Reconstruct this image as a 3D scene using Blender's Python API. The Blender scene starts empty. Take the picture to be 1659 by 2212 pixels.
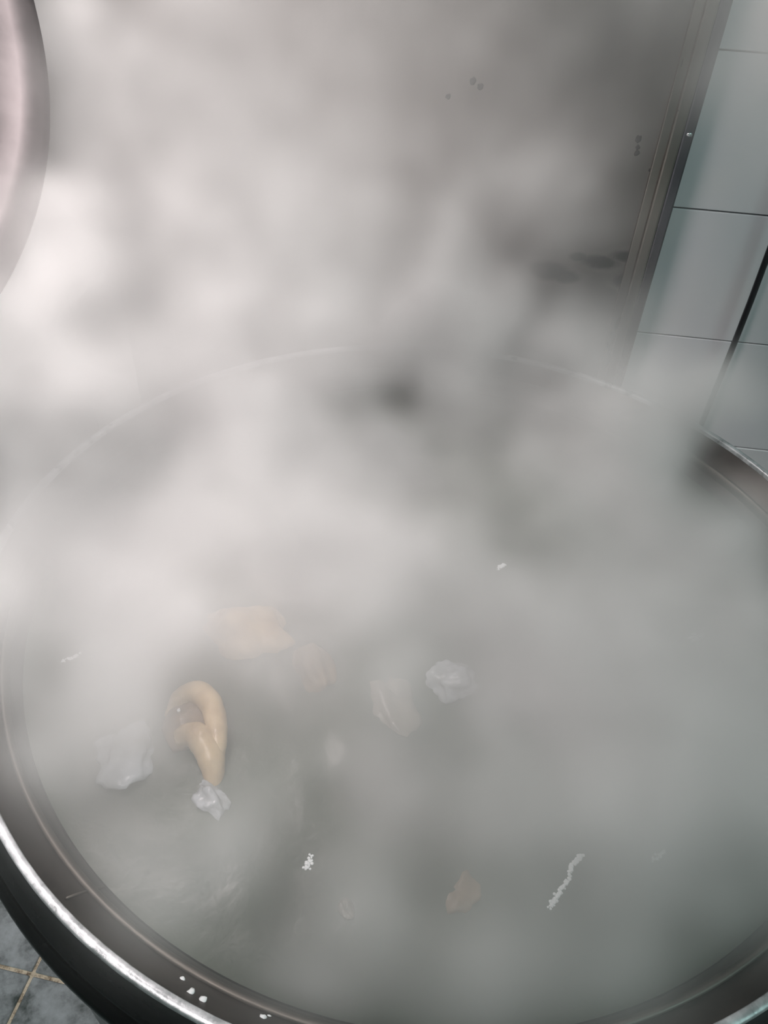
import bpy, bmesh, math, random
import numpy as np
from mathutils import Vector, Matrix, noise as mnoise
C = bpy.context.scene.collection
scene = bpy.context.scene
PI = math.pi

# ------------------------------------------------------------------ camera
RIM = 0.85                      # height of the kettle's rim above the floor
CAMZ = RIM + 0.681
pitch, roll = math.radians(41.0), math.radians(3.5)
fw = Vector((0, math.cos(pitch), -math.sin(pitch)))
rt0 = Vector((1, 0, 0)); up0 = rt0.cross(fw)
rt = rt0*math.cos(roll) + up0*math.sin(roll)
up = -rt0*math.sin(roll) + up0*math.cos(roll)
cam_d = bpy.data.cameras.new('camera'); cam = bpy.data.objects.new('camera', cam_d); C.objects.link(cam)
cam.matrix_world = Matrix(((rt.x, up.x, -fw.x, 0), (rt.y, up.y, -fw.y, 0), (rt.z, up.z, -fw.z, CAMZ), (0, 0, 0, 1)))
cam_d.sensor_fit = 'VERTICAL'; cam_d.sensor_height = 36.0; cam_d.lens = 36.0*1661/2212
cam_d.clip_start = 0.01
scene.camera = cam

# ------------------------------------------------------------------ world, lights, exposure
scene.view_settings.view_transform = 'Standard'
scene.view_settings.look = 'None'
scene.view_settings.gamma = 1.0
scene.view_settings.use_curve_mapping = False
scene.view_settings.exposure = 0.0
w = bpy.data.worlds.new('world'); scene.world = w; w.use_nodes = True
bg = w.node_tree.nodes['Background']
bg.inputs[0].default_value = (0.66, 0.93, 0.86, 1); bg.inputs[1].default_value = 0.145
def area(name, loc, target, sx, sy, power, col, spread=180):
    l = bpy.data.lights.new(name, 'AREA'); l.shape = 'RECTANGLE'; l.size = sx; l.size_y = sy
    l.energy = power; l.color = col
    l.spread = math.radians(spread)
    o = bpy.data.objects.new(name, l); C.objects.link(o); o.location = loc
    o.rotation_euler = (Vector(target)-Vector(loc)).to_track_quat('-Z', 'Y').to_euler()
    return o
area('added_light_warm', (-0.76, 1.25, 2.35), (-0.36, 0.78, 1.02), 0.45, 0.14, 8, (1.0, 0.89, 0.88), 110)  # unseen warm lamp added above the panel to brighten the steam at left
area('added_fill_cool', (1.3, -0.7, 2.9), (0.2, 0.7, 0.8), 1.2, 0.3, 10.5, (0.64, 1.0, 0.94))  # unseen cool fill, added to tint the steam on the right
area('added_light_left', (-0.60, -0.10, 2.60), (-0.44, 0.98, 0.95), 0.5, 0.3, 9, (1.0, 0.90, 0.89), 62)  # unseen third lamp added to lift the self-shadowed steam at left
scene.cycles.volume_bounces = 3
scene.cycles.max_bounces = 8
scene.cycles.diffuse_bounces = 2
scene.cycles.glossy_bounces = 3
scene.cycles.volume_step_rate = 4.5
scene.cycles.use_adaptive_sampling = True
scene.cycles.adaptive_threshold = 0.1
scene.cycles.volume_max_steps = 256
scene.cycles.use_denoising = True
scene.cycles.sample_clamp_indirect = 4.0

# ------------------------------------------------------------------ helpers
def link(name, me, mat=None, parent=None, smooth=True):
    o = bpy.data.objects.new(name, me); C.objects.link(o)
    if mat is not None and not me.materials: me.materials.append(mat)
    if smooth:
        for p in me.polygons: p.use_smooth = True
    if parent is not None: o.parent = parent
    return o
def from_bm(name, bm, mat, parent=None, smooth=True):
    bmesh.ops.recalc_face_normals(bm, faces=bm.faces)
    me = bpy.data.meshes.new(name); bm.to_mesh(me); bm.free()
    return link(name, me, mat, parent, smooth)
def empty(name, loc, label=None, cat=None, group=None, rotz=0, kind=None):
    o = bpy.data.objects.new(name, None); C.objects.link(o); o.location = loc; o.rotation_euler = (0, 0, rotz)
    o.empty_display_size = 0.05
    return tag(o, label, cat, group, kind)
def tag(o, label=None, cat=None, group=None, kind=None):
    if label: o['label'] = label
    if cat: o['category'] = cat
    if group: o['group'] = group
    if kind: o['kind'] = kind
    return o
def lathe(name, prof, mat, parent=None, seg=160, wob=0.0):
    """profile of (radius, z), revolved about z"""
    bm = bmesh.new(); rings = []
    for r, z in prof:
        ring = []
        for i in range(seg):
            a = 2*PI*i/seg
            ww = wob*mnoise.noise(Vector((math.cos(a)*3, math.sin(a)*3, z*9)))
            ring.append(bm.verts.new(((r+ww)*math.cos(a), (r+ww)*math.sin(a), z)))
        rings.append(ring)
    for a, b in zip(rings, rings[1:]):
        for i in range(seg):
            j = (i+1) % seg
            bm.faces.new((a[i], a[j], b[j], b[i]))
    return from_bm(name, bm, mat, parent)
def box_bm(bm, x0, x1, y0, y1, z0, z1, bev=0.0, seg=2):
    vs = [bm.verts.new((x, y, z)) for x in (x0, x1) for y in (y0, y1) for z in (z0, z1)]
    for f in ((0, 1, 3, 2), (4, 6, 7, 5), (0, 4, 5, 1), (2, 3, 7, 6), (0, 2, 6, 4), (1, 5, 7, 3)):
        bm.faces.new([vs[i] for i in f])
    if bev > 0:
        es = {e for v in vs for e in v.link_edges}
        bmesh.ops.bevel(bm, geom=list(es), offset=bev, segments=seg, affect='EDGES', profile=0.7)
def tube(name, pts, rad, mat, parent=None, seg=12):
    bm = bmesh.new(); rings = []; n = len(pts); P = [Vector(p) for p in pts]
    ref = Vector((0.31, 0.22, 0.93))
    for k, p in enumerate(P):
        t = (P[min(k+1, n-1)]-P[max(k-1, 0)]).normalized()
        u = t.cross(ref if abs(t.dot(ref)) < 0.9 else Vector((1, 0, 0))).normalized(); v = t.cross(u)
        r = rad[k] if isinstance(rad, (list, tuple)) else rad
        rings.append([bm.verts.new(p+r*(u*math.cos(2*PI*i/seg)+v*math.sin(2*PI*i/seg))) for i in range(seg)])
    for a, b in zip(rings, rings[1:]):
        for i in range(seg): bm.faces.new((a[i], a[(i+1) % seg], b[(i+1) % seg], b[i]))
    bm.faces.new(rings[0]); bm.faces.new(rings[-1][::-1])
    return from_bm(name, bm, mat, parent)

# ------------------------------------------------------------------ materials
def mat(name, build):
    m = bpy.data.materials.new(name); m.use_nodes = True; nt = m.node_tree
    b = nt.nodes['Principled BSDF']; build(nt, b); return m
def nz(nt, scale, detail=4, rough=0.55, stretch=None, off=(0, 0, 0)):
    tc = nt.nodes.new('ShaderNodeTexCoord'); mp = nt.nodes.new('ShaderNodeMapping')
    mp.inputs['Scale'].default_value = stretch or (1, 1, 1); mp.inputs['Location'].default_value = off
    nt.links.new(tc.outputs['Object'], mp.inputs['Vector'])
    n = nt.nodes.new('ShaderNodeTexNoise'); n.inputs['Scale'].default_value = scale
    n.inputs['Detail'].default_value = detail; n.inputs['Roughness'].default_value = rough
    nt.links.new(mp.outputs[0], n.inputs['Vector']); return n
def ramp(nt, src, stops):
    r = nt.nodes.new('ShaderNodeValToRGB')
    while len(r.color_ramp.elements) < len(stops): r.color_ramp.elements.new(0.5)
    for e, (p, c) in zip(r.color_ramp.elements, stops):
        e.position = p; e.color = (c[0], c[1], c[2], 1) if isinstance(c, tuple) else (c, c, c, 1)
    nt.links.new(src, r.inputs[0]); return r
def bump(nt, b, src, strength, dist):
    bp = nt.nodes.new('ShaderNodeBump'); bp.inputs['Strength'].default_value = strength; bp.inputs['Distance'].default_value = dist
    nt.links.new(src, bp.inputs['Height']); nt.links.new(bp.outputs[0], b.inputs['Normal'])
def metal(col, rough, rv=0.12, scale=6, stretch=None, dirt=0.0, bumpd=0.0):
    def f(nt, b):
        b.inputs['Metallic'].default_value = 1.0
        n = nz(nt, scale, 6, 0.6, stretch)
        c2 = tuple(x*(1-dirt) for x in col)
        r = ramp(nt, n.outputs[0], [(0.36, c2), (0.62, tuple(col))])
        nt.links.new(r.outputs[0], b.inputs['Base Color'])
        rr = ramp(nt, n.outputs[0], [(0.3, max(0.02, rough-rv)), (0.7, rough+rv)])
        nt.links.new(rr.outputs[0], b.inputs['Roughness'])
        if bumpd: bump(nt, b, n.outputs[0], 0.4, bumpd)
    return f
M = {}
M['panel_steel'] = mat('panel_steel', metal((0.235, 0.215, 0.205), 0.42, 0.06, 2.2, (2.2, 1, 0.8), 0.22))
def rim_reflection_on(m, spots, rings):
    # kettle rim's dark reflection painted into the sheet's colour, soft and broken up by noise, fixed to the sheet
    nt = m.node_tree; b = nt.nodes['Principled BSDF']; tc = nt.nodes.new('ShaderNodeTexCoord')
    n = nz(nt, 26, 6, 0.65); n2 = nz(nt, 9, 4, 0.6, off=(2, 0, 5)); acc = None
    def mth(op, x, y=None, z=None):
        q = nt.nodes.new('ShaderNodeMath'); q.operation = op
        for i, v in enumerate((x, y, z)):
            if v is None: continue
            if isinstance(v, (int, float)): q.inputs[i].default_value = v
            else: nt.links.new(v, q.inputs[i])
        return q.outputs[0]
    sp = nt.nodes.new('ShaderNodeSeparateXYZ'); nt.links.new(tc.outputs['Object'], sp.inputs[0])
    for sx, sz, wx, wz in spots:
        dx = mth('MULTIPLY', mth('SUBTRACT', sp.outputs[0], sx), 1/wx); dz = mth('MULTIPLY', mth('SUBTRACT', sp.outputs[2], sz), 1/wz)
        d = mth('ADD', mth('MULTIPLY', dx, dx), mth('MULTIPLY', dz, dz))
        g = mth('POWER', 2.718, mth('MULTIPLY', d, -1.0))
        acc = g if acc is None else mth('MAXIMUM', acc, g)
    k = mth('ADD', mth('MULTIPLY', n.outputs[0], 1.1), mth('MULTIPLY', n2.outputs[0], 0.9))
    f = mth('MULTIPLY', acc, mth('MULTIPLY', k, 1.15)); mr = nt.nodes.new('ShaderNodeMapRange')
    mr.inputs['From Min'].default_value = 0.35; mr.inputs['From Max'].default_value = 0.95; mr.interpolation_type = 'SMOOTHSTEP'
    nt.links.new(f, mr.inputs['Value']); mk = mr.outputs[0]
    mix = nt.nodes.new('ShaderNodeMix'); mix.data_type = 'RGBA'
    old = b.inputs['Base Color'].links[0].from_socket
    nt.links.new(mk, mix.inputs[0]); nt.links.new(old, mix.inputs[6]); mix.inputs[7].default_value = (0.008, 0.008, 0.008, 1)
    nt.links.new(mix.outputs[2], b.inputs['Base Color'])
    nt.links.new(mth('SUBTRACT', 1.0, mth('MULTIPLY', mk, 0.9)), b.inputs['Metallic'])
M['panel_edge'] = mat('panel_edge', metal((0.30, 0.27, 0.245), 0.32, 0.08, 12, (1, 1, 0.2), 0.25))
M['panel_side'] = mat('panel_side', metal((0.16, 0.155, 0.18), 0.28, 0.10, 12, (1, 1, 0.25), 0.45))
M['jacket'] = mat('jacket', metal((0.034, 0.032, 0.035), 0.26, 0.10, 7, (1, 1, 3), 0.55, 0.0006))
M['bowl'] = mat('bowl', metal((0.105, 0.092, 0.085), 0.45, 0.10, 9, (1, 1, 2), 0.45, 0.0008))
M['lid_steel'] = mat('lid_steel', metal((0.17, 0.155, 0.158), 0.60, 0.06, 7, (1, 1, 1), 0.40, 0.002))
M['weld'] = mat('weld', metal((0.16, 0.145, 0.13), 0.5, 0.10, 30, None, 0.2))
M['bright'] = mat('bright', metal((0.75, 0.76, 0.78), 0.2, 0.05, 20, None, 0.05))
def f(nt, b):
    n = nz(nt, 38, 7, 0.65); r = ramp(nt, n.outputs[0], [(0.34, (0.30, 0.32, 0.33)), (0.52, (0.62, 0.64, 0.66)), (0.70, (0.88, 0.90, 0.93))])
    nt.links.new(r.outputs[0], b.inputs['Base Color']); b.inputs['Metallic'].default_value = 0.7
    rr = ramp(nt, n.outputs[0], [(0.35, 0.25), (0.65, 0.55)]); nt.links.new(rr.outputs[0], b.inputs['Roughness'])
    bump(nt, b, n.outputs[0], 0.6, 0.0015)
M['lip'] = mat('lip', f)
def f(nt, b):
    n = nz(nt, 3, 3); r = ramp(nt, n.outputs[0], [(0.3, (0.78, 0.74, 0.80)), (0.7, (0.84, 0.78, 0.80))])
    nt.links.new(r.outputs[0], b.inputs['Base Color']); b.inputs['Roughness'].default_value = 0.22
    b.inputs['Specular IOR Level'].default_value = 0.5
    n2 = nz(nt, 9, 2); bump(nt, b, n2.outputs[0], 0.2, 0.002)
M['wall_tile'] = mat('wall_tile', f)
def f(nt, b):
    b.inputs['Base Color'].default_value = (0.10, 0.12, 0.12, 1); b.inputs['Roughness'].default_value = 0.9
M['wall_grout'] = mat('wall_grout', f)
def f(nt, b):
    n = nz(nt, 14, 8, 0.62); n2 = nz(nt, 70, 4, 0.6, off=(3, 1, 0))
    mx = nt.nodes.new('ShaderNodeMath'); mx.operation = 'MULTIPLY_ADD'; mx.inputs[1].default_value = 0.35
    nt.links.new(n2.outputs[0], mx.inputs[0]); nt.links.new(n.outputs[0], mx.inputs[2])
    r = ramp(nt, mx.outputs[0], [(0.50, (0.06, 0.08, 0.078)), (0.62, (0.22, 0.25, 0.26)), (0.72, (0.33, 0.37, 0.39)), (0.86, (0.42, 0.47, 0.50))])
    nt.links.new(r.outputs[0], b.inputs['Base Color']); b.inputs['Roughness'].default_value = 0.35
    bump(nt, b, n2.outputs[0], 0.3, 0.001)
M['floor_tile'] = mat('floor_tile', f)
def f(nt, b):
    n = nz(nt, 60, 5, 0.7); r = ramp(nt, n.outputs[0], [(0.36, (0.16, 0.12, 0.08)), (0.5, (0.62, 0.55, 0.42)), (0.7, (0.80, 0.76, 0.62))])
    nt.links.new(r.outputs[0], b.inputs['Base Color']); b.inputs['Roughness'].default_value = 0.9
M['floor_grout'] = mat('floor_grout', f)
def f(nt, b):
    n = nz(nt, 5, 5, 0.6); r = ramp(nt, n.outputs[0], [(0.35, (0.020, 0.030, 0.018)), (0.65, (0.045, 0.062, 0.042))])
    nt.links.new(r.outputs[0], b.inputs['Base Color']); b.inputs['Roughness'].default_value = 0.3
    n2 = nz(nt, 26, 4, 0.6); bump(nt, b, n2.outputs[0], 0.3, 0.004)
M['broth'] = mat('broth', f)
def meatmat(c0, c1, rough=0.35):
    def f(nt, b):
        n = nz(nt, 22, 6, 0.6); r = ramp(nt, n.outputs[0], [(0.34, c0), (0.6, c1)])
        nt.links.new(r.outputs[0], b.inputs['Base Color']); b.inputs['Roughness'].default_value = rough
        b.inputs['Subsurface Weight'].default_value = 0.0
        n2 = nz(nt, 90, 4, 0.6); bump(nt, b, n2.outputs[0], 0.4, 0.002)
    return f
M['tan'] = mat('tan', meatmat((0.26, 0.165, 0.085), (0.46, 0.345, 0.21)))
M['brown'] = mat('brown', meatmat((0.09, 0.06, 0.03), (0.21, 0.15, 0.09)))
M['hollow'] = mat('hollow', meatmat((0.12, 0.075, 0.045), (0.26, 0.18, 0.12), 0.25))
M['pale'] = mat('pale', meatmat((0.20, 0.21, 0.21), (0.42, 0.44, 0.47), 0.2))
M['grey_meat'] = mat('grey_meat', meatmat((0.07, 0.06, 0.045), (0.16, 0.14, 0.11), 0.3))
def f(nt, b):
    b.inputs['Base Color'].default_value = (0.86, 0.89, 0.90, 1); b.inputs['Roughness'].default_value = 0.15
M['foam'] = mat('foam', f)
def f(nt, b):
    n = nz(nt, 60, 5); r = ramp(nt, n.outputs[0], [(0.4, 0.010), (0.7, 0.035)])
    nt.links.new(r.outputs[0], b.inputs['Base Color']); b.inputs['Roughness'].default_value = 0.85
M['soot'] = mat('soot', f)
def f(nt, b):
    b.inputs['Base Color'].default_value = (0.012, 0.012, 0.016, 1); b.inputs['Roughness'].default_value = 0.32
M['rubber'] = mat('rubber', f)

# ------------------------------------------------------------------ setting: back wall and floor
YAW = -math.asin(0.0872)
WD = 1.48                        # distance of the wall's face from the camera's foot, along the wall normal
wall = bpy.data.objects.new('wall_back', bpy.data.meshes.new('wall_back')); C.objects.link(wall)
bm = bmesh.new(); box_bm(bm, -2.0, 2.2, WD+0.006, WD+0.12, 0.0, 2.7); bm.to_mesh(wall.data); bm.free()
wall.data.materials.append(M['wall_grout']); wall.rotation_euler = (0, 0, YAW); tag(wall, kind='structure')
TZ, TH, TS, TW = 0.553, 0.2505, 0.555, 0.40
tiles = {}
def tile_mesh(key, w_, h_, d, bev, m, flat=False):
    if key not in tiles:
        b_ = bmesh.new()
        if flat: box_bm(b_, 0, w_, 0, h_, -d, 0, bev, 1)
        else: box_bm(b_, 0, w_, -d, 0, 0, h_, bev, 1)
        bmesh.ops.recalc_face_normals(b_, faces=b_.faces)
        me = bpy.data.meshes.new('tile'); b_.to_mesh(me); b_.free(); me.materials.append(m); tiles[key] = me
    return tiles[key]
rnd = random.Random(5)
GW = 0.0026
for i in range(-5, 4):
    for k in range(-3, 8):
        z0 = TZ + k*TH; z1 = z0 + TH
        z0 = max(z0, 0.0)
        if z1 <= 0.01: continue
        h_ = round(z1-z0-GW, 4)
        o = bpy.data.objects.new('tile', tile_mesh(('w', h_), TW-GW, h_, 0.0075, 0.0012, M['wall_tile'])); C.objects.link(o)
        o.parent = wall; o.location = (TS+i*TW+GW/2, WD+0.0068+rnd.uniform(-.0004, .0004), z0+GW/2)
floor = bpy.data.objects.new('floor', bpy.data.meshes.new('floor')); C.objects.link(floor)
bm = bmesh.new(); box_bm(bm, -2.2, 2.4, -1.6, 2.2, -0.10, -0.004); bm.to_mesh(floor.data); bm.free()
floor.data.materials.append(M['floor_grout']); tag(floor, kind='structure')
FY = math.radians(-8.6)
FT = 0.45; FG = 0.0065
for i in range(-3, 5):
    for k in range(-4, 3):
        o = bpy.data.objects.new('tile', tile_mesh('f', FT-FG, FT-FG, 0.02, 0.0015, M['floor_tile'], True)); C.objects.link(o)
        ca, sa = math.cos(FY), math.sin(FY)
        lx, ly = i*FT+FG/2, k*FT+FG/2
        o.parent = floor; o.location = (-0.569+lx*ca-ly*sa, 0.465+lx*sa+ly*ca, rnd.uniform(-.0005, .0005)); o.rotation_euler = (0, 0, FY)

# ------------------------------------------------------------------ steel panel behind the kettle
PD = 1.36
panel = empty('steel_panel', (0, 0, 0), 'dull stainless steel panel standing upright behind the steaming kettle', 'panel', rotz=YAW)
S0 = 0.336                        # right-hand edge
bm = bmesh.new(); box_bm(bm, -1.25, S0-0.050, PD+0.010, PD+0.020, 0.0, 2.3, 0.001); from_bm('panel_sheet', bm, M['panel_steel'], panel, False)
bm = bmesh.new(); box_bm(bm, S0-0.052, S0-0.036, PD+0.004, PD+0.016, 0.0, 2.3, 0.002); from_bm('fold', bm, M['panel_edge'], panel, False)
bm = bmesh.new(); box_bm(bm, S0-0.0365, S0-0.018, PD-0.001, PD+0.012, 0.0, 2.3, 0.003); from_bm('edge_strip', bm, M['panel_edge'], panel, False)
bm = bmesh.new(); box_bm(bm, S0-0.0175, S0, PD+0.001, PD+0.10, 0.0, 2.3, 0.003); from_bm('return_edge', bm, M['panel_side'], panel, False)
def blob(name, loc, r, m, parent, sub=2, squash=(1, 1, 1), amp=0.25, freq=1.6, seed=0):
    bm = bmesh.new(); bmesh.ops.create_icosphere(bm, subdivisions=sub, radius=1)
    for v in bm.verts:
        n = 1+amp*mnoise.noise(v.co*freq+Vector((seed*3.1, seed*1.7, 0)))
        v.co = Vector((v.co.x*squash[0], v.co.y*squash[1], v.co.z*squash[2]))*r*n
    o = from_bm(name, bm, m, parent); o.location = loc; return o
o = blob('screw_head', (0.328, PD+0.0008, 1.205), 0.0048, M['bright'], panel, 2, (1.1, 0.5, 0.8), 0.02)
o['label'] = 'small bright screw head'
PIX = []
def panel_pt(u, v, D):
    d = rt*((u-829.5)/1661)-up*((v-1106)/1661)+fw
    n_ = Vector((0.0872, 0.9962, 0)); p = d*(D/d.dot(n_)); 
    ca, sa = math.cos(-YAW), math.sin(-YAW)
    return (p.x*ca-p.y*sa, p.x*sa+p.y*ca, p.z+CAMZ)
for q, (s_, z_, r_) in enumerate(((-0.021, 1.254, .0052), (-0.008, 1.247, .0046), (-0.058, 1.229, .0040), (0.2535, 1.190, .0052), (0.2555, 1.178, .0036), (0.2565, 1.1695, .0042), (0.285, 1.145, .003))):
    blob('rust_spot', (s_, PD+0.0098, z_), r_, M['soot'], panel, 2, (1, 0.18, 1.1), 0.5, 2.2, q)
rim_reflection_on(M['panel_steel'], [panel_pt(u, v, PD)[0::2]+(w_, h_) for u, v, w_, h_ in ((1185, 590, .045, .022), (1225, 603, .03, .016), (1300, 572, .05, .016), (1350, 560, .035, .014), (1350, 610, .03, .022), (1250, 560, .02, .010), (1370, 660, .02, .016))], None)

# black cable in front of the tiles
px, py, pz = (0.6645, 1.3845, 0)
pts = [(px+0.0025*math.sin(k*0.9), py, z) for k, z in enumerate(np.linspace(0.02, 2.5, 26))]
cable = tube('cable', pts, 0.0058, M['rubber'])
tag(cable, 'black cable hanging straight down in front of the pale wall tiles', 'cable')

# ------------------------------------------------------------------ kettle
KX, KY = 0.068, 0.700
kettle = empty('cooking_kettle', (KX, KY, 0), 'huge round steel cooking kettle full of steaming broth with its lid raised', 'kettle')
lathe('jacket', [(0.5495, RIM-0.003), (0.552, RIM-0.012), (0.557, RIM-0.026), (0.5635, RIM-0.036), (0.5650, RIM-0.041), (0.5640, RIM-0.044), (0.5690, RIM-0.047), (0.5735, RIM-0.053), (0.5745, RIM-0.060), (0.5725, RIM-0.072), (0.563, RIM-0.080), (0.560, RIM-0.10), (0.560, 0.46), (0.54, 0.36), (0.47, 0.26), (0.34, 0.19), (0.16, 0.155), (0.001, 0.15)], M['jacket'], kettle, 200, 0.0008)
lathe('lip', [(0.5415, RIM-0.008), (0.5418, RIM-0.002), (0.5428, RIM), (0.5495, RIM+0.0002), (0.5506, RIM-0.001), (0.5508, RIM-0.006)], M['lip'], kettle, 240, 0.0006)
lathe('bowl', [(0.5427, RIM-0.005), (0.538, RIM-0.012), (0.527, RIM-0.024), (0.518, RIM-0.034), (0.509, RIM-0.046), (0.504, RIM-0.056), (0.502, RIM-0.07), (0.500, 0.60), (0.48, 0.45), (0.40, 0.31), (0.25, 0.22), (0.001, 0.19)], M['bowl'], kettle, 200, 0.0006)
wd = lathe('weld_ring', [(0.5190, RIM-0.0325), (0.5170, RIM-0.0295), (0.5140, RIM-0.0315), (0.5110, RIM-0.0375), (0.5110, RIM-0.043)], M['weld'], kettle, 240, 0.0010)
for a in (55, 175, 295):
    a = math.radians(a); x, y = 0.44*math.cos(a), 0.44*math.sin(a)
    tube('leg', [(x, y, 0.36), (x*1.03, y*1.03, 0.2), (x*1.05, y*1.05, 0.0)], [0.03, 0.028, 0.032], M['jacket'], kettle, 16)
# scum and drips stuck to the inner wall and lip
rr = random.Random(11)
for u, v, r_, dr in ((415, 2150, 5, .52), (441, 2168, 5, .52), (568, 2198, 5, .5135), (393, 2116, 4, .521), (580, 2192, 3, .511)):
    d = rt*((u-829.5)/1661)-up*((v-1106)/1661)+fw
    t = (0.681+0.026)/-d.z; x, y = d.x*t-KX, d.y*t-KY; a = math.atan2(y, x); R_ = math.hypot(x, y)
    zz = RIM-0.005-(0.5427-R_)*1.24
    blob('scum_spot', (R_*math.cos(a), R_*math.sin(a), zz), r_*0.00055, M['foam'], kettle, 2, (1.2, 1, 0.6), 0.5, 2, u)
a0 = math.radians(233.2)
tube('drip', [((R_)*math.cos(a0+s), (R_)*math.sin(a0+s), RIM-0.005-(0.5427-R_)*1.24+0.0007) for R_, s in ((0.536, 0.004), (0.528, 0.002), (0.520, 0), (0.510, -0.001), (0.505, -0.001))], [.001, .0016, .0014, .0018, .001], M['weld'], kettle, 8)
# raised lid, hinged on the left
th, ti = 1.12113495, 0.54230496
aa = Vector((math.cos(th), math.sin(th), 0)); n0 = Vector((math.sin(th), -math.cos(th), 0))
bb = Vector((0, 0, 1))*math.cos(ti)-n0*math.sin(ti); nn = aa.cross(bb)
if nn.dot(n0) > 0: nn = -nn           # nn points to the outside (away from the kettle)
LC = Vector((-0.7677-KX, 0.6948-KY, 0.0066+CAMZ))
def lidpt(r, a, h): return LC+aa*(r*math.cos(a))+bb*(r*math.sin(a))+nn*h
bm = bmesh.new(); rings = []; NS = 160
prof = [(0.02, .105), (0.12, .100), (0.22, .086), (0.32, .062), (0.41, .034), (0.47, .012), (0.495, .002), (0.50, -.004), (0.52, -.004), (0.530, -.002), (0.530, 0.004), (0.50, 0.006), (0.40, .044), (0.22, .094), (0.02, .112)]
for r, h in prof:
    rings.append([bm.verts.new(lidpt(r, 2*PI*i/NS, h+0.004*mnoise.noise(Vector((r*5*math.cos(2*PI*i/NS), r*5*math.sin(2*PI*i/NS), 0))))) for i in range(NS)])
for a, b in zip(rings, rings[1:]):
    for i in range(NS): bm.faces.new((a[i], a[(i+1) % NS], b[(i+1) % NS], b[i]))
bm.faces.new(rings[0]); bm.faces.new(rings[-1][::-1])
lid = from_bm('lid', bm, M['lid_steel'], kettle); lid['label'] = 'raised round steel lid tilted open at the left'
hb = lidpt(0.49, -PI/2, 0.012)
tube('hinge_arm', [Vector((-0.60, -0.12, RIM-0.10)), Vector((-0.62, -0.13, RIM+0.02)), Vector((-0.61, -0.13, RIM+0.14)), hb], 0.014, M['jacket'], kettle, 14)
tube('hinge_bar', [Vector((-0.566, -0.20, RIM-0.07)), Vector((-0.60, -0.125, RIM-0.07)), Vector((-0.566, 0.12, RIM-0.07))], 0.011, M['bright'], kettle, 14)
tube('lid_handle', [lidpt(0.10, PI/4, .105), lidpt(0.10, PI/4, .15), lidpt(0.0, PI/4, .165), lidpt(0.10, PI/4+PI, .15), lidpt(0.10, PI/4+PI, .105)], 0.009, M['bright'], lid, 12)

# ------------------------------------------------------------------ broth and what boils in it
BZ = RIM-0.060
def ripple(x, y):
    p = Vector((x*9, y*9, 0.3)); q = Vector((x*26, y*26, 4.1))
    return 0.0045*mnoise.noise(p)+0.0024*mnoise.noise(q)+0.004*max(0, mnoise.noise(Vector((x*16, y*16, 9)))-0.25)
bm = bmesh.new(); NR, NA = 80, 220; prev = None; cv = bm.verts.new((0, 0, ripple(0, 0)))
for j in range(1, NR+1):
    r = 0.5015*j/NR; fade = min(1, (NR-j)/6)
    ring = [bm.verts.new((r*math.cos(2*PI*i/NA), r*math.sin(2*PI*i/NA), ripple(r*math.cos(2*PI*i/NA), r*math.sin(2*PI*i/NA))*fade)) for i in range(NA)]
    for i in range(NA):
        if prev is None: bm.faces.new((cv, ring[i], ring[(i+1) % NA]))
        else: bm.faces.new((prev[i], ring[i], ring[(i+1) % NA], prev[(i+1) % NA]))
    prev = ring
broth = from_bm('broth', bm, M['broth']); broth.location = (KX, KY, BZ)
tag(broth, 'murky grey-green broth boiling inside the big steel kettle', 'soup', kind='stuff')
def chunk(name, loc, size, m, label, cat, seed, rot=0, amp=0.35, sub=4, group=None):
    bm = bmesh.new(); bmesh.ops.create_icosphere(bm, subdivisions=sub, radius=1)
    for v in bm.verts:
        c0 = v.co.copy()
        n = 1+amp*mnoise.noise(c0*1.3+Vector((seed*7.3, 0, seed)))+amp*0.45*mnoise.noise(c0*3.1+Vector((0, seed*4.1, 0)))+amp*0.16*mnoise.noise(c0*8+Vector((seed, 0, 0)))
        v.co = Vector((c0.x*size[0], c0.y*size[1], c0.z*size[2]))*n
    o = from_bm(name, bm, m); o.location = loc; o.rotation_euler = (0, 0, rot)
    return tag(o, label, cat, group)
# curled ear-like piece: a fat folded rim round a dark hollow, with a second fold below it
ear = empty('meat_piece', (-0.188, 0.466, BZ), 'curled tan piece of meat with a dark hollow breaking the surface at left', 'meat')
def arc_tube(name, ctl, rad, m, parent, seed):
    pts = []; rs = []
    n = len(ctl)
    for k in range(n-1):
        p0, p1, p2, p3 = (Vector(ctl[max(k-1, 0)]), Vector(ctl[k]), Vector(ctl[k+1]), Vector(ctl[min(k+2, n-1)]))
        for s in range(8):
            t = s/8
            pts.append(0.5*((2*p1)+(-p0+p2)*t+(2*p0-5*p1+4*p2-p3)*t*t+(-p0+3*p1-3*p2+p3)*t**3)); rs.append(rad[k]*(1-t)+rad[k+1]*t)
    pts.append(Vector(ctl[-1])); rs.append(rad[-1])
    rs = [r*(1+0.12*mnoise.noise(Vector((k*0.35, seed, 0)))) for k, r in enumerate(rs)]
    return tube(name, pts, rs, m, parent, 20)
arc_tube('rim_fold', [(-0.036, 0.020, -0.004), (-0.026, 0.036, 0.010), (-0.008, 0.040, 0.019), (0.010, 0.026, 0.022), (0.021, 0.004, 0.020), (0.027, -0.018, 0.015), (0.030, -0.035, 0.006)], [0.006, 0.011, 0.013, 0.013, 0.012, 0.010, 0.006], M['tan'], ear, 1)
o = blob('hollow', (-0.010, 0.010, 0.002), 0.034, M['hollow'], ear, 3, (0.85, 1.0, 0.50), 0.3, 1.5, 4); o['label'] = 'dark brown hollow inside the curl'
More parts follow.
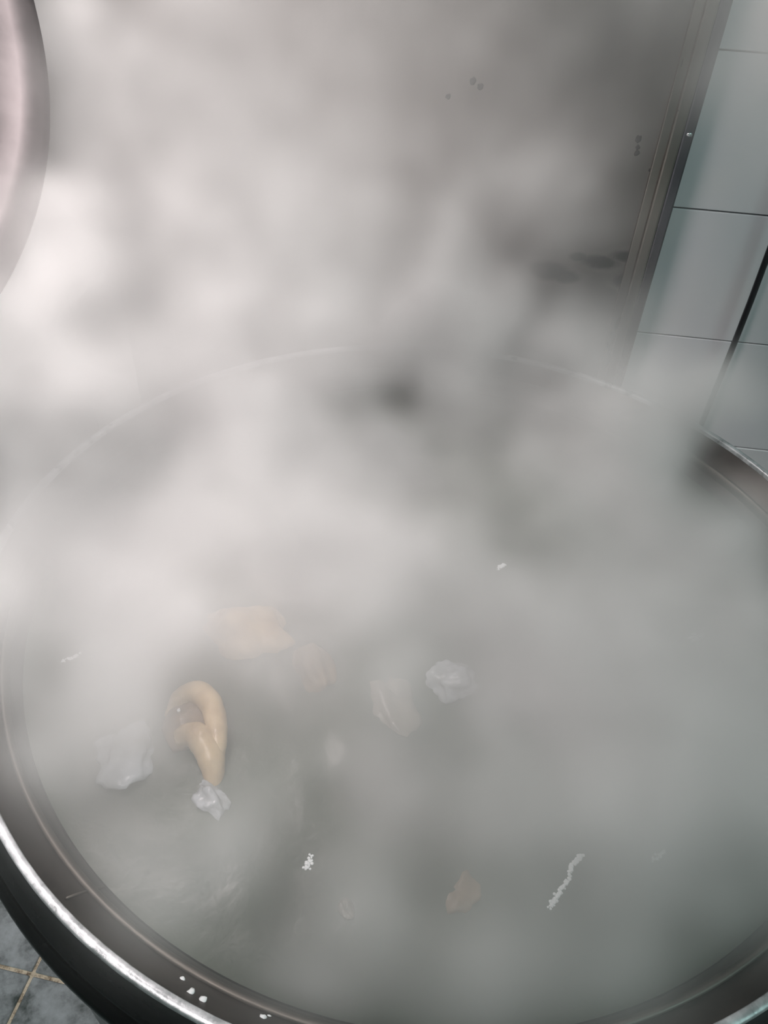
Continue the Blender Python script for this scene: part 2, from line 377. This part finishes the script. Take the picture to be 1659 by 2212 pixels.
arc_tube('lower_fold', [(-0.018, -0.012, 0.008), (0.000, -0.010, 0.014), (0.016, -0.022, 0.012), (0.026, -0.042, 0.004), (0.030, -0.060, -0.008)], [0.009, 0.014, 0.016, 0.013, 0.007], M['tan'], ear, 2)
blob('glint', (-0.022, 0.016, 0.018), 0.0026, M['bright'], ear, 2, (1, 1.2, 0.7), 0.5, 2, 3)  # bright bead standing in for a glint on the wet meat
chunk('meat_piece', (-0.158, 0.612, BZ-0.008), (0.055, 0.040, 0.030), M['tan'], 'big tan lump of meat half hidden by steam behind the curled piece', 'meat', 3, -0.3)
chunk('meat_piece', (-0.070, 0.560, BZ), (0.022, 0.034, 0.020), M['brown'], 'dark brown lump of meat right of the big tan lump', 'meat', 5, 0.4)
chunk('meat_piece', (0.022, 0.520, BZ-0.006), (0.030, 0.045, 0.014), M['grey_meat'], 'brownish grey lump of meat low in the broth at the kettle centre', 'meat', 8, 0.3)
chunk('meat_piece', (0.098, 0.318, BZ-0.0085), (0.030, 0.020, 0.012), M['brown'], 'flat brown scrap of meat left of the long foam streak', 'meat', 12, 0.8)
chunk('meat_piece', (-0.012, 0.293, BZ-0.002), (0.007, 0.010, 0.006), M['grey_meat'], 'tiny dark scrap floating in the front of the broth', 'meat', 14, 0.6)
chunk('fat_lump', (0.094, 0.556, BZ), (0.028, 0.026, 0.018), M['pale'], 'glistening white lump of fat right of the kettle centre', 'fat', 21, 0.5, 0.5)
chunk('fat_lump', (-0.256, 0.436, BZ), (0.030, 0.036, 0.014), M['pale'], 'largest white lump of fat, left of the curled tan meat', 'fat', 24, 0.2, 0.5)
chunk('fat_lump', (-0.158, 0.392, BZ-0.001), (0.024, 0.014, 0.012), M['pale'], 'small white lump of fat just below the curled tan meat', 'fat', 27, -0.7, 0.5)
# foam: lines and knots of little bubbles
def foam(name, pts, width, n, rmin, rmax, label, seed):
    r_ = random.Random(seed); bm = bmesh.new()
    L = [Vector((p[0], p[1], 0)) for p in pts]
    for q in range(n):
        t = r_.random()*(len(L)-1); k = min(int(t), len(L)-2); p = L[k].lerp(L[k+1], t-k)
        p = p+Vector((r_.gauss(0, width), r_.gauss(0, width), 0))
        rad = r_.uniform(rmin, rmax); z = BZ+ripple(p.x-KX, p.y-KY)+rad*0.3
        bmesh.ops.create_icosphere(bm, subdivisions=2, radius=rad, matrix=Matrix.Translation((p.x, p.y, z)) @ Matrix.Diagonal((1, 1, 0.75, 1)))
    o = from_bm(name, bm, M['foam']); return tag(o, label, 'foam', 'streaks of foam on the broth', 'stuff')
foam('foam', [(0.177, 0.306), (0.186, 0.318), (0.196, 0.330), (0.204, 0.348), (0.214, 0.356)], 0.0011, 190, .0006, .0019, 'long thin streak of white foam at the lower right of the broth', 1)
foam('foam', [(-0.054, 0.329), (-0.050, 0.340)], 0.0016, 60, .0005, .0016, 'small knot of white foam near the front rim', 2)
foam('foam', [(0.160, 0.748), (0.170, 0.760)], 0.0015, 45, .0006, .0018, 'foam bubbles far back on the broth', 3)
foam('foam', [(0.398, 0.640), (0.410, 0.650)], 0.0022, 50, .0006, .0018, 'foam bubbles towards the right rim', 4)
foam('foam', [(0.284, 0.356), (0.298, 0.366)], 0.0014, 30, .0005, .0014, 'sparse foam specks right of the long streak', 5)
foam('foam', [(-0.366, 0.553), (-0.350, 0.562)], 0.0012, 34, .0006, .0016, 'foam specks near the left rim', 6)
foam('foam', [(0.408, 0.528), (0.436, 0.512), (0.450, 0.512)], 0.0010, 40, .0004, .0011, 'thin broken line of foam at the far right of the broth', 7)

#STEAM
# ------------------------------------------------------------------ steam: a density grid filled from puffs with real places and sizes
X0, X1, Y0, Y1, Z0, Z1 = -0.86, 0.96, 0.10, 1.47, 0.78, 1.62
VX = 0.0115
NX, NY, NZ = int((X1-X0)/VX), int((Y1-Y0)/VX), int((Z1-Z0)/VX)
def puff_places():
    r_ = np.random.default_rng(17); out = []
    for _ in range(520):                      # low layer lying on the broth
        a = r_.uniform(0, 2*PI); r = 0.52*math.sqrt(r_.uniform(0, 1)); h = r_.uniform(0.0, 0.15)
        out.append((KX+r*math.cos(a), KY+r*math.sin(a), RIM-0.03+h, r_.uniform(0.035, 0.07)))
    for _ in range(520):                      # the column that climbs and drifts back to the left
        z = r_.uniform(0.98, 1.50); t = (z-0.98)/0.52
        out.append((r_.uniform(-0.80, 0.44), r_.uniform(0.62+0.1*t, 1.28), z, r_.uniform(0.05, 0.10)))
    return out
AMPS = (0, 103, 178, 151, 0, 17, 8, 16, 0, 0, 0, 0, 0, 39, 75, 0, 0, 0, 42, 221, 22, 0, 0, 142, 0, 73, 145, 12, 153, 30, 0, 141, 15, 0, 125, 15, 0, 0, 0, 138, 0, 0, 0, 0, 208, 58, 0, 0, 60, 14, 0, 89, 0, 0, 0, 0, 43, 0, 22, 0, 0, 0, 0, 0, 121, 116, 0, 0, 8, 0, 0, 2, 0, 0, 0, 0, 111, 0, 0, 31, 61, 60, 0, 13, 0, 112, 0, 14, 0, 76, 9, 0, 20, 36, 0, 0, 1, 0, 0, 66, 0, 10, 0, 337, 154, 200, 5, 0, 28, 122, 18, 4, 0, 74, 0, 53, 0, 0, 0, 64, 11, 28, 70, 0, 0, 0, 0, 0, 0, 136, 0, 0, 75, 0, 0, 115, 0, 0, 0, 33, 183, 48, 0, 0, 46, 0, 0, 0, 0, 60, 0, 0, 0, 0, 0, 0, 0, 3, 0, 28, 0, 0, 0, 9, 0, 106, 0, 0, 0, 13, 0, 0, 90, 30, 187, 0, 59, 0, 0, 194, 0, 112, 0, 64, 152, 69, 24, 289, 0, 0, 0, 0, 0, 49, 0, 50, 0, 282, 118, 85, 55, 0, 0, 40, 0, 124, 0, 0, 0, 0, 0, 0, 0, 0, 0, 0, 0, 0, 126, 0, 0, 116, 34, 0, 24, 0, 197, 220, 20, 0, 0, 0, 197, 18, 0, 185, 0, 0, 113, 0, 212, 66, 10, 7, 0, 0, 107, 0, 76, 161, 0, 0, 0, 0, 0, 3, 36, 0, 0, 46, 0, 0, 183, 0, 0, 0, 0, 0, 0, 101, 0, 16, 0, 0, 87, 14, 164, 189, 0, 193, 0, 0, 345, 0, 21, 77, 0, 0, 0, 0, 0, 8, 0, 0, 0, 160, 0, 47, 10, 2, 15, 16, 0, 0, 0, 74, 175, 0, 0, 150, 0, 10, 0, 8, 124, 1, 0, 0, 1, 118, 0, 0, 0, 72, 0, 105, 43, 43, 0, 7, 0, 0, 47, 0, 0, 0, 0, 0, 8, 0, 0, 0, 0, 0, 13, 0, 84, 0, 0, 23, 68, 79, 28, 90, 67, 0, 100, 229, 111, 0, 0, 0, 55, 100, 73, 25, 206, 0, 0, 0, 0, 160, 0, 142, 0, 0, 0, 0, 0, 0, 0, 81, 15, 0, 0, 0, 289, 0, 0, 40, 0, 0, 0, 30, 0, 0, 0, 0, 153, 0, 0, 2, 5, 87, 209, 0, 0, 0, 0, 0, 83, 0, 0, 169, 0, 0, 0, 0, 0, 84, 0, 23, 0, 0, 0, 102, 120, 0, 0, 0, 279, 0, 83, 0, 0, 80, 0, 48, 91, 46, 85, 20, 0, 52, 0, 0, 0, 45, 0, 0, 63, 8, 0, 0, 1, 0, 69, 0, 0, 0, 0, 0, 200, 213, 22, 0, 44, 0, 49, 30, 0, 0, 0, 0, 0, 9, 0, 0, 0, 0, 0, 0, 0, 4, 0, 13, 45, 76, 0, 20, 177, 0, 4, 104, 206, 92, 5, 0, 0, 61, 0, 46, 320, 152, 0, 16, 0, 82, 0, 0, 0, 0, 47, 0, 0, 0, 53, 0, 59, 159, 0, 0, 2, 0, 10, 2, 0, 0, 2, 0, 0, 0, 14, 0, 0, 2, 0, 21, 4, 0, 0, 0, 0, 0, 0, 0, 26, 0, 0, 0, 0, 0, 0, 0, 0, 0, 0, 0, 0, 2, 0, 0, 0, 0, 25, 0, 0, 0, 0, 11, 0, 0, 0, 2, 0, 0, 2, 0, 0, 14, 0, 2, 3, 0, 0, 0, 2, 0, 0, 0, 0, 0, 25, 0, 2, 51, 0, 0, 0, 0, 2, 0, 0, 4, 2, 0, 0, 12, 0, 5, 0, 48, 0, 1, 0, 0, 0, 111, 20, 0, 0, 141, 2, 24, 0, 0, 0, 2, 0, 0, 0, 0, 0, 21, 0, 0, 0, 7, 0, 2, 0, 0, 59, 2, 14, 0, 0, 0, 0, 0, 0, 0, 2, 12, 0, 29, 0, 0, 0, 2, 2, 0, 0, 0, 0, 2, 0, 0, 0, 2, 0, 0, 28, 0, 1, 2, 2, 16, 0, 0, 0, 2, 0, 0, 0, 0, 0, 0, 0, 2, 0, 0, 0, 0, 2, 0, 9, 73, 1, 2, 6, 0, 0, 0, 0, 8, 2, 0, 0, 0, 0, 0, 0, 0, 64, 0, 2, 0, 0, 0, 2, 0, 0, 0, 2, 0, 0, 2, 0, 0, 0, 0, 0, 0, 0, 0, 0, 3, 65, 93, 0, 0, 0, 0, 0, 2, 2, 0, 0, 0, 46, 2, 0, 0, 1, 0, 0, 0, 0, 0, 0, 66, 2, 0, 0, 70, 0, 0, 0, 0, 2, 0, 0, 0, 0, 0, 26, 0, 0, 0, 7, 0, 0, 0, 0, 0, 0, 24, 56, 0, 0, 0, 0, 0, 2, 0, 0, 0, 0, 0, 0, 3, 0, 0, 0, 2, 4, 7, 2, 2, 0, 33, 0, 93, 6, 2, 0, 35, 0, 0, 2, 0, 2, 4, 0, 0, 0, 2, 0, 0, 0, 2, 0, 0, 0, 20, 0, 0, 0, 0, 30, 60, 0, 0, 0, 38, 0, 0, 0, 0, 0, 0, 0, 0, 0, 0, 0, 8, 0, 2, 0, 0, 0, 0, 10, 0, 2, 0, 0, 24, 0, 2, 291, 8, 0, 0, 0, 64, 0, 0, 5, 0, 0, 0, 28, 0, 0, 2, 0, 0, 0, 286, 0, 13, 20, 28, 0, 0, 0, 0, 0, 0, 6, 0, 2, 2, 0, 0, 14, 0, 0, 2, 2, 0, 0, 0, 27, 52, 10, 9, 0, 0, 0, 0, 0, 0, 0, 0, 0, 0, 0, 23, 149, 2, 2, 2, 0, 0, 0, 0, 0, 0, 0, 0, 39, 0, 0, 0, 0, 0, 0, 0, 0, 2, 6, 0, 0, 0, 0, 112, 222, 0, 0, 0, 0, 0, 0, 0, 0, 0, 0, 1, 0, 0, 0, 199, 0, 0, 70, 0, 8, 2, 3, 0, 0, 2, 0, 29, 0, 0, 0, 90, 0, 0, 0, 0, 44, 0, 2, 0, 0, 0, 25, 0, 26, 0, 0, 0, 0, 0, 0, 104, 0, 0, 0, 0, 2, 0, 0, 0, 53, 0, 0, 0, 57, 0, 4, 0, 0, 0, 0, 0, 0, 17, 0, 0, 0, 0, 113, 0)
PUFFS = puff_places()
def steam_grid():
    g = np.zeros((NX, NY, NZ), np.float32)
    xs = X0+(X1-X0)*np.arange(NX)/(NX-1); ys = Y0+(Y1-Y0)*np.arange(NY)/(NY-1); zs = Z0+(Z1-Z0)*np.arange(NZ)/(NZ-1)
    for (x, y, z, r), a in zip(PUFFS, AMPS):
        if a <= 0: continue
        i0, i1 = np.searchsorted(xs, (x-2.4*r, x+2.4*r)); j0, j1 = np.searchsorted(ys, (y-2.4*r, y+2.4*r)); k0, k1 = np.searchsorted(zs, (z-2.4*r, z+2.4*r))
        ex = np.exp(-((xs[i0:i1]-x)/r)**2); ey = np.exp(-((ys[j0:j1]-y)/r)**2); ez = np.exp(-((zs[k0:k1]-z)/r)**2)
        g[i0:i1, j0:j1, k0:k1] += a*0.1*ex[:, None, None]*ey[None, :, None]*ez[None, None, :]
    r_ = np.random.default_rng(3)
    n = np.fft.rfftn(r_.standard_normal((NX, NY, NZ)).astype(np.float32))
    kx = np.fft.fftfreq(NX, VX)[:, None, None]; ky = np.fft.fftfreq(NY, VX)[None, :, None]; kz = np.fft.rfftfreq(NZ, VX)[None, None, :]
    k = np.sqrt(kx**2+ky**2+kz**2)
    n *= (1/(4.0+k)**3.1)*np.exp(-(k/34.0)**2)*(k > 0)
    n = np.fft.irfftn(n, s=(NX, NY, NZ), axes=(0, 1, 2)); n /= n.std()
    e = np.exp(NOISE*n); e /= e.mean()
    g *= e
    X, Y, Z = np.meshgrid(xs, ys, zs, indexing='ij', sparse=True)
    d = PD-0.03-(0.0872*X+0.9962*Y); g *= np.clip(d/0.03, 0, 1)                      # stops at the panel
    rad = np.sqrt((X-KX)**2+(Y-KY)**2)
    inside = np.clip((0.515-rad)/0.02, 0, 1); below = np.clip((RIM+0.01-Z)/0.03, 0, 1)
    g *= 1-below*(1-inside)                                                           # below the rim only inside the kettle
    g *= 1-0.92*np.clip((rad-0.50)/0.10, 0, 1)*np.clip((1.02-Z)/0.12, 0, 1)*(Y < 0.75)           # and it does not roll over the front lip
    for ax, c, lo, hi in ((0, X, X0, X1), (1, Y, Y0, Y1), (2, Z, Z0, Z1)):
        g *= np.clip((hi-c)/0.05, 0, 1)*(np.clip((c-lo)/0.05, 0, 1) if ax < 2 else 1)
    g[g < 0.02] = 0.0003
    return g
NOISE = 0.5
if len(AMPS):
    grid = steam_grid()
    me = bpy.data.meshes.new('steam'); me.vertices.add(grid.size)
    at = me.attributes.new('thickness', 'FLOAT', 'POINT'); at.data.foreach_set('value', np.ascontiguousarray(grid.transpose(2, 1, 0)).ravel())
    steam = bpy.data.objects.new('steam', me); C.objects.link(steam)
    tag(steam, 'thick white steam rising from the kettle and drifting up the steel panel', 'steam', kind='stuff')
    sm = bpy.data.materials.new('steam'); sm.use_nodes = True; nt = sm.node_tree; nt.nodes.clear()
    out = nt.nodes.new('ShaderNodeOutputMaterial'); vs = nt.nodes.new('ShaderNodeVolumeScatter'); ai = nt.nodes.new('ShaderNodeAttribute')
    ai.attribute_name = 'density'; vs.inputs['Color'].default_value = (0.982, 0.990, 0.985, 1); vs.inputs['Anisotropy'].default_value = 0.15
    nt.links.new(ai.outputs['Fac'], vs.inputs['Density']); nt.links.new(vs.outputs[0], out.inputs['Volume'])
    ng = bpy.data.node_groups.new('steam', 'GeometryNodeTree')
    ng.interface.new_socket('Geometry', in_out='INPUT', socket_type='NodeSocketGeometry'); ng.interface.new_socket('Geometry', in_out='OUTPUT', socket_type='NodeSocketGeometry')
    N = ng.nodes; L = ng.links; gi = N.new('NodeGroupInput'); go = N.new('NodeGroupOutput')
    pos = N.new('GeometryNodeInputPosition'); sep = N.new('ShaderNodeSeparateXYZ'); L.new(pos.outputs[0], sep.inputs[0])
    def m_(op, a, b=None):
        n = N.new('ShaderNodeMath'); n.operation = op
        for i, v in enumerate((a, b)):
            if v is None: continue
            if isinstance(v, (int, float)): n.inputs[i].default_value = v
            else: L.new(v, n.inputs[i])
        return n.outputs[0]
    ix = m_('ROUND', m_('MULTIPLY', m_('SUBTRACT', sep.outputs[0], X0), (NX-1)/(X1-X0)))
    iy = m_('ROUND', m_('MULTIPLY', m_('SUBTRACT', sep.outputs[1], Y0), (NY-1)/(Y1-Y0)))
    iz = m_('ROUND', m_('MULTIPLY', m_('SUBTRACT', sep.outputs[2], Z0), (NZ-1)/(Z1-Z0)))
    idx = m_('ADD', ix, m_('MULTIPLY', m_('ADD', iy, m_('MULTIPLY', iz, NY)), NX))
    na = N.new('GeometryNodeInputNamedAttribute'); na.data_type = 'FLOAT'; na.inputs[0].default_value = 'thickness'
    si = N.new('GeometryNodeSampleIndex'); si.data_type = 'FLOAT'; si.domain = 'POINT'; si.clamp = True
    L.new(gi.outputs[0], si.inputs[0]); L.new(na.outputs[0], si.inputs[1]); L.new(idx, si.inputs['Index'])
    vc = N.new('GeometryNodeVolumeCube'); L.new(si.outputs[0], vc.inputs['Density'])
    vc.inputs['Min'].default_value = (X0, Y0, Z0); vc.inputs['Max'].default_value = (X1, Y1, Z1)
    for k_, n_ in (('Resolution X', NX), ('Resolution Y', NY), ('Resolution Z', NZ)): vc.inputs[k_].default_value = n_
    smt = N.new('GeometryNodeSetMaterial'); smt.inputs['Material'].default_value = sm
    L.new(vc.outputs[0], smt.inputs[0]); L.new(smt.outputs[0], go.inputs[0])
    md = steam.modifiers.new('fill', 'NODES'); md.node_group = ng
